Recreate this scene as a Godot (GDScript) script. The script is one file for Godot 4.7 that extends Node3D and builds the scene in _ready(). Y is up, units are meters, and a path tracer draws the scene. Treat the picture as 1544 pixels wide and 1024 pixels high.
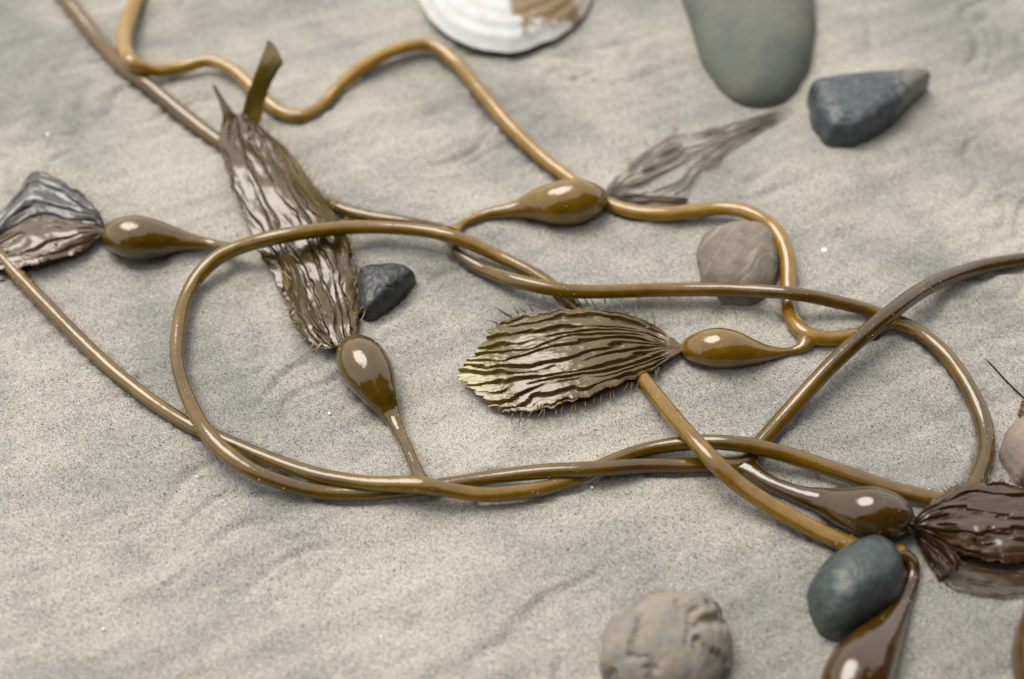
extends Node3D
# A tangle of wet kelp on damp beach sand, with pebbles and a shell. Metres, y up.
# The photograph is 1544 x 1024; at() turns one of its pixels into a point at a given height over the sand.

const PITCH := 50.0
const DIST := 0.78
const TY := 0.24            # tan of half the vertical field of view: a 50 mm lens on 35 mm film
const KELP_LIFT := 0.0006

var eye := Vector3.ZERO
var fwd := Vector3.ZERO
var up_axis := Vector3.ZERO
var rng := RandomNumberGenerator.new()
var n_low := FastNoiseLite.new()
var n_mid := FastNoiseLite.new()
var n_fine := FastNoiseLite.new()
var n_one := FastNoiseLite.new()
var taken := {}
var dents := {}
var mats := {}
var skin := PackedVector3Array()


func _ready() -> void:
	rng.seed = 7
	for a in [[n_low, 3, 1.0], [n_mid, 11, 1.0], [n_fine, 23, 1.0]]:
		a[0].seed = a[1]
		a[0].frequency = a[2]
		a[0].noise_type = FastNoiseLite.TYPE_SIMPLEX_SMOOTH
		a[0].fractal_octaves = 3
	n_one.seed = 19
	n_one.frequency = 1.0
	n_one.fractal_type = FastNoiseLite.FRACTAL_NONE
	n_one.noise_type = FastNoiseLite.TYPE_SIMPLEX_SMOOTH
	camera_and_light()
	make_materials()
	plan_dents()
	build_sand()
	build_cliff()
	build_fronds()
	build_stones()
	build_shell()
	build_small_things()
	build_photographer()


# ------------------------------------------------------------------ camera, sky, sun
func camera_and_light() -> void:
	var p := deg_to_rad(PITCH)
	eye = Vector3(0, DIST * sin(p), DIST * cos(p))
	fwd = Vector3(0, -sin(p), -cos(p))
	up_axis = Vector3(0, cos(p), -sin(p))
	var cam := Camera3D.new()
	cam.name = "camera"
	cam.fov = rad_to_deg(2.0 * atan(TY))
	cam.near = 0.05
	cam.far = 600.0
	cam.position = eye
	cam.basis = Basis(Vector3.RIGHT, up_axis, -fwd)
	var lens := CameraAttributesPhysical.new()
	lens.frustum_focal_length = 50.0
	lens.frustum_focus_distance = 0.745
	lens.exposure_aperture = 3.2
	lens.frustum_near = 0.05
	lens.frustum_far = 600.0
	cam.attributes = lens
	cam.fov = rad_to_deg(2.0 * atan(TY))
	add_child(cam)
	cam.current = true

	var sky_mat := ProceduralSkyMaterial.new()
	sky_mat.sky_top_color = Color(0.9, 0.9, 0.91)
	sky_mat.sky_horizon_color = Color(0.92, 0.92, 0.91)
	sky_mat.sky_curve = 0.3
	sky_mat.ground_bottom_color = Color(0.45, 0.43, 0.4)
	sky_mat.ground_horizon_color = Color(0.6, 0.6, 0.58)
	var sky := Sky.new()
	sky.sky_material = sky_mat
	var env := Environment.new()
	env.background_mode = Environment.BG_SKY
	env.sky = sky
	env.background_energy_multiplier = 0.74
	env.tonemap_mode = Environment.TONE_MAPPER_LINEAR
	env.tonemap_exposure = 2.02
	env.sdfgi_enabled = true
	env.ssao_enabled = true
	env.ssil_enabled = true
	var we := WorldEnvironment.new()
	we.name = "world_environment"
	we.environment = env
	add_child(we)

	var sun := DirectionalLight3D.new()
	sun.name = "sun"
	sun.light_energy = 0.5
	sun.light_color = Color(1.0, 0.97, 0.92)
	sun.light_angular_distance = 38.0
	sun.sky_mode = DirectionalLight3D.SKY_MODE_LIGHT_ONLY
	sun.shadow_enabled = true
	var to_sun := Vector3(-0.34, 0.87, -0.36).normalized()
	sun.basis = Basis.looking_at(-to_sun, Vector3.FORWARD)
	add_child(sun)


# ------------------------------------------------------------------ helpers
func ray(x: float, y: float) -> Vector3:
	return fwd + Vector3.RIGHT * ((x - 772.0) / 512.0 * TY) + up_axis * ((512.0 - y) / 512.0 * TY)


func at(x: float, y: float, h := 0.0) -> Vector3:
	var r := ray(x, y)
	return eye + r * ((h - eye.y) / r.y)


func px_size(x: float, y: float) -> float:      # metres that one pixel spans at the sand
	var r := ray(x, y)
	return (-eye.y / r.y) * TY / 512.0


func numbered(called: String) -> String:
	var n: int = taken.get(called, 0)
	taken[called] = n + 1
	return called if n == 0 else "%s_%03d" % [called, n]


func tag(o: Node, label := "", category := "", group := "", kind := "") -> void:
	for a in [["label", label], ["category", category], ["group", group], ["kind", kind]]:
		if a[1] != "":
			o.set_meta(a[0], a[1])


func thing(called: String, label: String, category: String, where: Vector3, group := "") -> Node3D:
	var o := Node3D.new()
	o.name = numbered(called)
	add_child(o)
	o.position = where
	tag(o, label, category, group)
	return o


func part(called: String, mesh: Mesh, mat: Material, parent: Node3D) -> MeshInstance3D:
	# meshes are built in world coordinates; a part is moved back by where its thing stands
	var o := MeshInstance3D.new()
	o.name = called if parent != self else numbered(called)
	o.mesh = mesh
	o.material_override = null
	for i in mesh.get_surface_count():
		o.set_surface_override_material(i, mat)
	parent.add_child(o, true)
	var base := Vector3.ZERO
	var p: Node = parent
	while p != self:
		base += (p as Node3D).position
		p = p.get_parent()
	o.position = -base
	return o


func commit(v: PackedVector3Array, n: PackedVector3Array, c: PackedColorArray, idx: PackedInt32Array, uv := PackedVector2Array(), uv2 := PackedVector2Array()) -> ArrayMesh:
	var a := []
	a.resize(Mesh.ARRAY_MAX)
	a[Mesh.ARRAY_VERTEX] = v
	a[Mesh.ARRAY_INDEX] = idx
	if n.is_empty():
		n = smooth_normals(v, idx)
	a[Mesh.ARRAY_NORMAL] = n
	if not c.is_empty():
		a[Mesh.ARRAY_COLOR] = c
	if not uv.is_empty():
		a[Mesh.ARRAY_TEX_UV] = uv
	if not uv2.is_empty():
		a[Mesh.ARRAY_TEX_UV2] = uv2
	var m := ArrayMesh.new()
	m.add_surface_from_arrays(Mesh.PRIMITIVE_TRIANGLES, a)
	return m


func smooth_normals(v: PackedVector3Array, idx: PackedInt32Array) -> PackedVector3Array:
	var n := PackedVector3Array()
	n.resize(v.size())
	for i in range(0, idx.size(), 3):
		var a := idx[i]
		var b := idx[i + 1]
		var c := idx[i + 2]
		var f := (v[c] - v[a]).cross(v[b] - v[a])
		n[a] += f
		n[b] += f
		n[c] += f
	for i in n.size():
		n[i] = n[i].normalized()
	return n


func cr(a: float, b: float, c: float, d: float, t: float) -> float:
	return 0.5 * (2.0 * b + (c - a) * t + (2.0 * a - 5.0 * b + 4.0 * c - d) * t * t + (3.0 * b - a - 3.0 * c + d) * t * t * t)


func cr3(a: Vector3, b: Vector3, c: Vector3, d: Vector3, t: float) -> Vector3:
	return Vector3(cr(a.x, b.x, c.x, d.x, t), cr(a.y, b.y, c.y, d.y, t), cr(a.z, b.z, c.z, d.z, t))


# ------------------------------------------------------------------ the sand's relief
func relief(x: float, z: float) -> float:
	var s := 0.92 * x - 0.39 * z
	var w := 0.39 * x + 0.92 * z
	var h := n_low.get_noise_2d(x * 3.1, z * 4.2) * 0.006
	h += n_mid.get_noise_2d(s * 4.0, w * 17.0) * 0.0029
	var rill := n_mid.get_noise_2d(s * 5.0 + 20.0, w * 11.0 + 1.4 * n_low.get_noise_2d(s * 4.0, w * 4.0))
	h -= 0.0026 * exp(-pow(rill / 0.07, 2.0)) * smoothstep(-0.1, 0.35, n_low.get_noise_2d(s * 5.0 + 9.0, w * 5.0))
	h += n_fine.get_noise_2d(s * 20.0, w * 70.0) * 0.0009
	return h


func ground(x: float, z: float) -> float:
	var h := relief(x, z)
	var key := Vector2i(roundi(x / 0.004), roundi(z / 0.004))
	return h + dents.get(key, 0.0)


func stamp(p: Vector3, r: float, deep: float, rim: float) -> void:
	# the sand is pressed down under a thing and heaped a little round it
	var reach := r * 2.2 + 0.006
	var k := ceili(reach / 0.004)
	var c := Vector2i(roundi(p.x / 0.004), roundi(p.z / 0.004))
	for j in range(-k, k + 1):
		for i in range(-k, k + 1):
			var q := c + Vector2i(i, j)
			var d := Vector2(q.x * 0.004 - p.x, q.y * 0.004 - p.z).length() / r
			var h := 0.0
			if d < 1.0:
				h = -deep * (1.0 - d * d)
			else:
				h = rim * (d - 1.0) * exp(-(d - 1.0) * 3.2) * 4.0
			var old: float = dents.get(q, 0.0)
			if d < 1.0:
				dents[q] = minf(old, h)
			elif old >= 0.0:
				dents[q] = maxf(old, h)


# ------------------------------------------------------------------ materials
func grain_image(side: int) -> Image:
	var data := PackedByteArray()
	data.resize(side * side * 3)
	var r := RandomNumberGenerator.new()
	r.seed = 91
	var k := 0
	for i in side * side:
		var v := 0.76 + 0.22 * (r.randf() - 0.5) + 0.12 * (r.randf() - 0.5)
		var warm := (r.randf() - 0.5) * 0.07
		var pick := r.randf()
		if pick < 0.07:
			v *= 0.3 + 0.4 * r.randf()
		elif pick > 0.955:
			v = 0.88 + 0.12 * r.randf()
		data[k] = clampi(int((v + warm) * 255.0), 0, 255)
		data[k + 1] = clampi(int(v * 255.0), 0, 255)
		data[k + 2] = clampi(int((v - warm) * 255.0), 0, 255)
		k += 3
	return Image.create_from_data(side, side, false, Image.FORMAT_RGB8, data)


func mottle_image(side: int) -> Image:
	# bands where dark heavy-mineral grains outnumber the pale quartz ones, laid by the last waves
	var broad := FastNoiseLite.new()
	broad.seed = 4
	broad.noise_type = FastNoiseLite.TYPE_SIMPLEX_SMOOTH
	broad.frequency = 0.0055
	broad.fractal_octaves = 5
	broad.domain_warp_enabled = true
	broad.domain_warp_amplitude = 40.0
	broad.domain_warp_frequency = 0.006
	var a := broad.get_seamless_image(side, side, false, false, 0.15, false).get_data()
	broad.seed = 8
	broad.frequency = 0.03
	var b := broad.get_seamless_image(side, side, false, false, 0.15, false).get_data()
	var r := RandomNumberGenerator.new()
	r.seed = 14
	var data := PackedByteArray()
	data.resize(side * side * 3)
	var k := 0
	for i in side * side:
		var f := float(a[i]) / 255.0 * 0.8 + float(b[i]) / 255.0 * 0.2
		f = smoothstep(0.2, 0.7, f + (r.randf() - 0.5) * 0.2)
		# dark mineral mix to pale quartz mix
		data[k] = int(lerpf(170.0, 219.0, f))
		data[k + 1] = int(lerpf(170.0, 214.0, f))
		data[k + 2] = int(lerpf(164.0, 200.0, f))
		k += 3
	return Image.create_from_data(side, side, false, Image.FORMAT_RGB8, data)


func std(called: String, color: Color, rough: float) -> StandardMaterial3D:
	var m := StandardMaterial3D.new()
	m.resource_name = called
	m.albedo_color = color
	m.roughness = rough
	mats[called] = m
	return m


func wet(called: String, spec: float, scatter: float, rough := 0.2) -> StandardMaterial3D:
	var m := std(called, Color.WHITE, rough)
	m.vertex_color_use_as_albedo = true
	m.metallic_specular = spec
	m.clearcoat_enabled = true
	m.clearcoat = 0.3 if called == "kelp_blade" else 0.6
	m.clearcoat_roughness = 0.12 if called != "kelp_bladder" else 0.085
	if scatter > 0.0:
		m.subsurf_scatter_enabled = true
		m.subsurf_scatter_strength = scatter
	return m


func noise_tex(freq: float, side: int, seed_: int, octaves := 4) -> ImageTexture:
	var n := FastNoiseLite.new()
	n.seed = seed_
	n.frequency = freq
	n.fractal_octaves = octaves
	n.noise_type = FastNoiseLite.TYPE_SIMPLEX_SMOOTH
	return ImageTexture.create_from_image(n.get_seamless_image(side, side, false, false, 0.2, true))


func make_materials() -> void:
	var grains := grain_image(1024)
	var sand := std("damp_sand", Color.WHITE, 0.75)
	sand.albedo_texture = ImageTexture.create_from_image(grains)
	sand.metallic_specular = 0.35
	sand.heightmap_enabled = true
	sand.heightmap_texture = sand.albedo_texture
	sand.heightmap_scale = 0.02
	sand.detail_enabled = true
	sand.detail_albedo = ImageTexture.create_from_image(mottle_image(1024))
	sand.detail_blend_mode = BaseMaterial3D.BLEND_MODE_MUL
	sand.detail_uv_layer = BaseMaterial3D.DETAIL_UV_2

	var bumps := noise_tex(0.02, 512, 31)
	for a in [["kelp_stipe", 0.5, 0.0, 0.17], ["kelp_bladder", 0.53, 0.0, 0.13], ["kelp_blade", 0.56, 0.0, 0.24], ["kelp_film", 0.5, 0.0, 0.27]]:
		var m := wet(a[0], a[1], a[2], a[3])
		m.uv1_triplanar = true
		m.uv1_world_triplanar = true
		m.uv1_scale = Vector3.ONE * 14.0
		m.heightmap_enabled = true
		m.heightmap_texture = bumps
		m.heightmap_scale = 0.028 if a[0] == "kelp_bladder" else 0.016
	mats["kelp_film"].transparency = BaseMaterial3D.TRANSPARENCY_ALPHA
	mats["kelp_blade"].backlight_enabled = true
	mats["kelp_blade"].backlight = Color(0.35, 0.26, 0.1)

	var pits := noise_tex(0.03, 512, 77, 5)
	var speck := ImageTexture.create_from_image(speckle(512, 5))
	for a in [["pebble_dry", 0.85, 0.3], ["pebble_damp", 0.42, 0.5]]:
		var m := std(a[0], Color.WHITE, a[1])
		m.vertex_color_use_as_albedo = true
		m.metallic_specular = a[2]
		m.uv1_triplanar = true
		m.uv1_world_triplanar = true
		m.uv1_scale = Vector3.ONE * 9.0
		m.albedo_texture = speck
		m.heightmap_enabled = true
		m.heightmap_texture = pits
		m.heightmap_scale = 0.05
	var sh := std("shell_lime", Color.WHITE, 0.5)
	sh.vertex_color_use_as_albedo = true
	sh.uv1_triplanar = true
	sh.uv1_world_triplanar = true
	sh.uv1_scale = Vector3.ONE * 12.0
	sh.heightmap_enabled = true
	sh.heightmap_texture = pits
	sh.heightmap_scale = 0.04
	var g := std("grain", Color.WHITE, 0.4)
	g.vertex_color_use_as_albedo = true
	var cl := std("cliff_earth", Color(0.36, 0.32, 0.27), 0.95)
	cl.uv1_triplanar = true
	cl.uv1_world_triplanar = true
	cl.uv1_scale = Vector3.ONE * 0.4
	cl.albedo_texture = pits
	var th := std("dark_thread", Color(0.1, 0.08, 0.06), 0.6)
	th.metallic_specular = 0.4


func speckle(side: int, seed_: int) -> Image:
	var r := RandomNumberGenerator.new()
	r.seed = seed_
	var data := PackedByteArray()
	data.resize(side * side)
	for i in side * side:
		var v := 0.9 + 0.16 * (r.randf() - 0.5)
		if r.randf() < 0.03:
			v *= 0.75
		data[i] = int(clampf(v, 0.0, 1.0) * 255.0)
	return Image.create_from_data(side, side, false, Image.FORMAT_L8, data)


# ------------------------------------------------------------------ sand
func axis_steps(lo: float, hi: float, step: float, far: float) -> PackedFloat32Array:
	var a := PackedFloat32Array()
	var s := step
	var x := lo
	var low := []
	while x > -far:
		s *= 1.35
		x -= s
		low.push_front(x)
	for v in low:
		a.append(v)
	var n := roundi((hi - lo) / step)
	for i in n + 1:
		a.append(lo + i * step)
	s = step
	x = a[a.size() - 1]
	while x < far:
		s *= 1.35
		x += s
		a.append(x)
	return a


func build_sand() -> void:
	var xs := axis_steps(-0.52, 0.52, 0.0026, 250.0)
	var zs := axis_steps(-0.56, 0.34, 0.0026, 250.0)
	var v := PackedVector3Array()
	var uv := PackedVector2Array()
	var uv2 := PackedVector2Array()
	for z in zs:
		for x in xs:
			var near := clampf(1.5 - 0.5 * maxf(absf(x), absf(z)), 0.0, 1.0)
			v.append(Vector3(x, ground(x, z) * near, z))
			uv.append(Vector2(x, z) / 0.37)
			uv2.append(Vector2(x * cos(0.485) + z * sin(0.485), (z * cos(0.485) - x * sin(0.485)) * 1.5) / 1.3 + Vector2(0.492, 0.121))
	var idx := PackedInt32Array()
	var w := xs.size()
	for j in zs.size() - 1:
		for i in w - 1:
			var a := j * w + i
			idx.append_array([a, a + 1, a + w, a + 1, a + w + 1, a + w])
	var o := part("sand", commit(v, PackedVector3Array(), PackedColorArray(), idx, uv, uv2), mats.damp_sand, self)
	tag(o, "damp grey and cream beach sand under the kelp", "sand", "", "structure")

	# grains coarse enough to be seen singly
	var gm := SphereMesh.new()
	gm.radius = 0.5
	gm.height = 1.0
	gm.radial_segments = 6
	gm.rings = 3
	var mm := MultiMesh.new()
	mm.transform_format = MultiMesh.TRANSFORM_3D
	mm.use_colors = true
	mm.mesh = gm
	mm.instance_count = 14000
	for i in mm.instance_count:
		var p := at(rng.randf_range(-60, 1604), rng.randf_range(-40, 1064))
		var s := 0.00035 + 0.0005 * pow(rng.randf(), 3.0)
		var b := Basis.from_euler(Vector3(rng.randf() * 6.0, rng.randf() * 6.0, rng.randf() * 6.0)).scaled(Vector3(s, s * rng.randf_range(0.6, 1.0), s * rng.randf_range(0.7, 1.3)))
		mm.set_instance_transform(i, Transform3D(b, Vector3(p.x, ground(p.x, p.z) + s * 0.2, p.z)))
		var t := rng.randf()
		var c := Color(0.05, 0.05, 0.05)
		if t > 0.8:
			c = Color(0.78, 0.76, 0.72)
		elif t > 0.62:
			c = Color(0.42, 0.31, 0.2)
		elif t > 0.4:
			c = Color(0.16, 0.17, 0.18)
		mm.set_instance_color(i, c)
	var g := MultiMeshInstance3D.new()
	g.name = "sand_grains"
	g.multimesh = mm
	g.material_override = mats.grain
	add_child(g)
	tag(g, "coarse dark and white grains scattered over the damp sand", "sand grains", "", "stuff")


# ------------------------------------------------------------------ the cliff behind and to the right of the photographer, mirrored in the wet kelp
func build_cliff() -> void:
	var v := PackedVector3Array()
	var cols := 120
	var rows := 40
	for j in rows + 1:
		for i in cols + 1:
			var a := lerpf(-0.35, 2.5, float(i) / cols) # from the right hand side round to behind, seen from above
			var t := float(j) / rows
			var top := 11.0 + 0.9 * n_low.get_noise_2d(a * 2.0, 4.0) + 0.35 * n_mid.get_noise_2d(a * 9.0, 1.0)
			top *= smoothstep(-0.36, 0.15, a) * (1.0 - 0.75 * smoothstep(1.75, 2.5, a))
			var d := 5.0 + 1.4 * minf(1.0, t * 1.25) + 0.5 * n_mid.get_noise_2d(a * 5.0, t * 4.0) + 0.2 * n_fine.get_noise_2d(a * 14.0, t * 12.0)
			if j == rows:
				d += 8.0
			v.append(Vector3(cos(a) * d, -0.05 + top * minf(1.0, t * 1.05), sin(a) * d))
	var idx := PackedInt32Array()
	var w := cols + 1
	for j in rows:
		for i in cols:
			var k := j * w + i
			idx.append_array([k, k + 1, k + w, k + 1, k + w + 1, k + w])
	var o := part("sea_cliff", commit(v, PackedVector3Array(), PackedColorArray(), idx), mats.cliff_earth, self)
	tag(o, "brown earth sea cliff rising along the beach", "cliff", "", "structure")


# ------------------------------------------------------------------ tubes: stipes, and bladders on their stalks
# stops: [pixel x, pixel y, half width in pixels, lift in half widths over lying on the sand]
func path_of(stops: Array, sink := 0.12) -> Array:
	var pts := []
	var rad := []
	for s in stops:
		var r: float = s[2] * px_size(s[0], s[1])
		var lift: float = s[3] if s.size() > 3 else 0.0
		var p := at(s[0], s[1], 0.0)
		var h := 0.0
		for k in 2:
			h = relief(p.x, p.z) + r * (1.0 - sink) + lift * 0.004
			p = at(s[0], s[1], h)
		pts.append(p)
		rad.append(r * (eye.y - h) / eye.y)
	return [pts, rad]


func tube(stops: Array, tint: Callable, step := 0.0022, round_ := 22, flat := 1.0, grooves := 0.0, flare := 0.0, sink := 0.12) -> ArrayMesh:
	var pr := path_of(stops, sink)
	var pts: Array = pr[0]
	var rad: Array = pr[1]
	var line := PackedVector3Array()
	var rr := PackedFloat32Array()
	var m := pts.size()
	for i in m - 1:
		var a: Vector3 = pts[maxi(i - 1, 0)]
		var b: Vector3 = pts[i]
		var c: Vector3 = pts[i + 1]
		var d: Vector3 = pts[mini(i + 2, m - 1)]
		var n := maxi(3, ceili(b.distance_to(c) / step))
		for k in n:
			var t := float(k) / n
			line.append(cr3(a, b, c, d, t))
			rr.append(maxf(0.0003, cr(rad[maxi(i - 1, 0)], rad[i], rad[i + 1], rad[mini(i + 2, m - 1)], t)))
	line.append(pts[m - 1])
	rr.append(rad[m - 1])
	var v := PackedVector3Array()
	var nn := PackedVector3Array()
	var cc := PackedColorArray()
	var idx := PackedInt32Array()
	var count := line.size()
	var run := 0.0
	for i in count:
		var tan_ := (line[mini(i + 1, count - 1)] - line[maxi(i - 1, 0)]).normalized()
		var side := tan_.cross(Vector3.UP).normalized()
		var over := side.cross(tan_)
		if i > 0:
			run += line[i].distance_to(line[i - 1])
		var wide := (1.0 + flare * exp(-run / 0.006)) * (1.0 + 0.07 * n_mid.get_noise_2d(run * 14.0, rad[0] * 9000.0))
		var thin := flat * (1.0 + 0.09 * n_mid.get_noise_2d(run * 11.0 + 40.0, rad[0] * 9000.0))
		var c: Color = tint.call(float(i) / (count - 1), run, line[i])
		for k in round_:
			var ang := TAU * k / round_
			var r := rr[i] * (1.0 + 0.022 * n_mid.get_noise_3d(line[i].x * 40.0, line[i].z * 40.0, ang * 0.8))
			r *= 1.0 - grooves * pow(maxf(0.0, cos(ang * 1.5 + run * 9.0 + 1.0)), 14.0)
			v.append(line[i] + side * (cos(ang) * r * wide) + over * (sin(ang) * r * thin))
			cc.append(c * (1.0 + 0.35 * n_fine.get_noise_3d(v[v.size() - 1].x * 130.0, v[v.size() - 1].y * 130.0, v[v.size() - 1].z * 130.0)))
			if sin(ang) > 0.1:
				skin.append(v[v.size() - 1])
	for i in count - 1:
		for k in round_:
			var a := i * round_ + k
			var b := i * round_ + (k + 1) % round_
			idx.append_array([a, b, a + round_, b, b + round_, a + round_])
	for end in 2:
		var i0 := 0 if end == 0 else (count - 1) * round_
		v.append(line[0 if end == 0 else count - 1])
		cc.append(cc[i0])
		for k in round_:
			var a := i0 + k
			var b := i0 + (k + 1) % round_
			if end == 0:
				idx.append_array([v.size() - 1, b, a])
			else:
				idx.append_array([v.size() - 1, a, b])
	return commit(v, nn, cc, idx)


func tint(a: Color, b: Color, seed_: float, grow := 0.0) -> Callable:
	return func(t: float, run: float, p: Vector3) -> Color:
		var f := 0.5 + 0.55 * n_mid.get_noise_2d(run * 9.0, seed_) + grow * (t - 0.5)
		return a.lerp(b, clampf(f, 0.0, 1.0))


# ------------------------------------------------------------------ blades
# rows: [left x, left y, right x, right y, lift mm] from the base to the tip; the sheet is ribbed along its length
func blade(rows: Array, opt: Dictionary) -> ArrayMesh:
	var nv: int = opt.get("nv", 160)
	var nu: int = opt.get("nu", 90)
	var ribs: float = opt.get("ribs", 8.0)
	var depth: float = opt.get("depth", 0.0012)
	var groove: float = opt.get("groove", 0.35)
	var rag: float = opt.get("rag", 0.0)
	var camber: float = opt.get("camber", 0.0)
	var wave: float = opt.get("wave", 0.0)
	var tilt: float = opt.get("tilt", 0.0)
	var seed_: float = opt.get("seed", 0.0)
	var ca: Color = opt.get("a", Color(0.1, 0.06, 0.02))
	var cb: Color = opt.get("b", Color(0.13, 0.085, 0.03))
	var ctip: Color = opt.get("tip", ca)
	var tip_from: float = opt.get("tip_from", 2.0)
	var raised: bool = opt.get("raised", false)
	var a_flat: float = opt.get("a_flat", 1.0)
	var a_rib: float = opt.get("a_rib", 1.0)
	var split: float = opt.get("split", -1.0)
	var L := []
	var R := []
	for r in rows:
		var h: float = 0.0012 + (r[4] if r.size() > 4 else 0.0) * 0.001
		var hl: float = h + (r[5] if r.size() > 5 else 0.0) * 0.001
		var hr: float = h - (r[5] if r.size() > 5 else 0.0) * 0.001
		var pl := at(r[0], r[1], hl)
		pl = at(r[0], r[1], hl + relief(pl.x, pl.z))
		var pr := at(r[2], r[3], hr)
		pr = at(r[2], r[3], hr + relief(pr.x, pr.z))
		L.append(pl)
		R.append(pr)
	var m := rows.size()
	var top := PackedVector3Array()
	var col := PackedColorArray()
	var length := 0.0
	for i in m - 1:
		length += (L[i] + R[i]).distance_to(L[i + 1] + R[i + 1]) * 0.5
	for j in nv + 1:
		for i in nu + 1:
			var u := float(i) / nu
			var t := float(j) / nv
			if rag > 0.0:
				var cut := rag * (0.5 + 0.5 * n_fine.get_noise_2d(u * 14.0, seed_ + 3.0)) + rag * 0.7 * absf(n_fine.get_noise_2d(u * 40.0, seed_ + 9.0))
				if opt.has("nose"):
					var c0: float = opt.nose
					cut += 0.2 * pow((c0 - u) / c0 if u < c0 else (u - c0) / (1.0 - c0), 1.4)
				t *= 1.0 - cut * smoothstep(0.5, 1.0, t)
			var f := t * (m - 1)
			var k := mini(int(f), m - 2)
			f -= k
			var a := cr3(L[maxi(k - 1, 0)], L[k], L[k + 1], L[mini(k + 2, m - 1)], f)
			var b := cr3(R[maxi(k - 1, 0)], R[k], R[k + 1], R[mini(k + 2, m - 1)], f)
			var p := a.lerp(b, u)
			var wide := a.distance_to(b)
			# jagged margin
			var edge := minf(u, 1.0 - u)
			var jag := n_fine.get_noise_2d(t * length * 130.0, seed_ + (0.0 if u < 0.5 else 50.0))
			p += (b - a) * ((0.04 if u < 0.5 else -0.04) * jag * smoothstep(0.14, 0.0, edge))
			var s := t * length
			var q: float = u * ribs + opt.get("wavy", 1.0) * (0.9 * n_low.get_noise_2d(s * 13.0, u * 2.4 + seed_) + 0.22 * n_mid.get_noise_2d(s * 45.0, u * 7.0 + seed_))
			var local := n_low.get_noise_2d(s * 22.0 + 7.0, floor(q) * 3.7 + seed_)
			var x := absf(fposmod(q, 1.0) - 0.5) * 2.0       # 0 in the groove, 1 on the crest
			var gw := clampf(groove * (1.0 + 1.5 * local), 0.02, 0.9)
			var dip := 1.0 - smoothstep(gw * 0.55, gw, x)
			var strength := smoothstep(-0.6, -0.15, local) * smoothstep(0.03, 0.14, t) * smoothstep(0.0, 0.04, edge) * smoothstep(0.0012, 0.0027, wide / ribs)
			var dome := sqrt(maxf(0.0, sin(PI * u)))
			var y := camber * dome * smoothstep(0.0, 0.25, t)
			y += wave * n_low.get_noise_2d(s * 18.0 + seed_, u * 1.7) + wave * 0.15 * n_mid.get_noise_2d(s * 50.0 + seed_, u * 5.0)
			y += depth * dip * strength * (1.0 if raised else -1.0)
			if split > 0.0:
				y -= 0.002 * exp(-pow((u - split) * 14.0, 2.0)) * smoothstep(0.05, 0.3, t)
			y += depth * 0.05 * n_fine.get_noise_2d(s * 160.0, u * ribs * 2.0)
			y += tilt * (u - 0.5) * wide
			p.y += y
			top.append(p)
			var tipness := clampf((t - tip_from) / maxf(0.01, 1.0 - tip_from) + 0.25 * n_mid.get_noise_2d(s * 90.0, u * 6.0), 0.0, 1.0) if tip_from < 1.0 else 0.0
			var c := ca.lerp(cb, clampf(0.5 + 0.8 * n_mid.get_noise_2d(s * 40.0 + 3.0, u * 5.0 + seed_), 0.0, 1.0))
			c = c.lerp(ctip, tipness)
			if split > 0.0 and u < split + 0.05 * n_mid.get_noise_2d(s * 60.0, 4.0):
				c = opt.other
			c.a = lerpf(a_flat, a_rib, maxf(dip * strength, smoothstep(0.07, 0.02, edge) * opt.get("a_edge", 0.0)))
			if a_flat < 1.0:
				c.a = maxf(c.a, 0.8 * smoothstep(0.22, 0.02, t))
			col.append(c)
	var idx := PackedInt32Array()
	var w := nu + 1
	var total := top.size()
	for j in nv:
		for i in nu:
			var a := j * w + i
			idx.append_array([a, a + 1, a + w, a + 1, a + w + 1, a + w])
	# orient upwards
	var n0 := (top[w] - top[0]).cross(top[nu] - top[0])
	var mid := (nv / 2) * w + nu / 2
	n0 = (top[mid + w] - top[mid]).cross(top[mid + 1] - top[mid])
	if n0.y < 0.0:
		for i in range(0, idx.size(), 3):
			var tmp := idx[i + 1]
			idx[i + 1] = idx[i + 2]
			idx[i + 2] = tmp
	var nrm := smooth_normals(top, idx)
	var v := top.duplicate()
	var nn := nrm.duplicate()
	var cc := col.duplicate()
	var thick: float = opt.get("thick", 0.0006)
	for i in total:
		v.append(top[i] - nrm[i] * thick)
		nn.append(-nrm[i])
		cc.append(col[i])
	var n_top := idx.size()
	for i in range(0, n_top, 3):
		idx.append_array([idx[i] + total, idx[i + 2] + total, idx[i + 1] + total])
	var rim := []
	for i in nu:
		rim.append([i, i + 1])
		rim.append([nv * w + i + 1, nv * w + i])
	for j in nv:
		rim.append([(j + 1) * w, j * w])
		rim.append([j * w + nu, (j + 1) * w + nu])
	for e in rim:
		idx.append_array([e[0], e[1], e[0] + total, e[1], e[1] + total, e[0] + total])
	return commit(v, nn, cc, idx)


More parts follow.
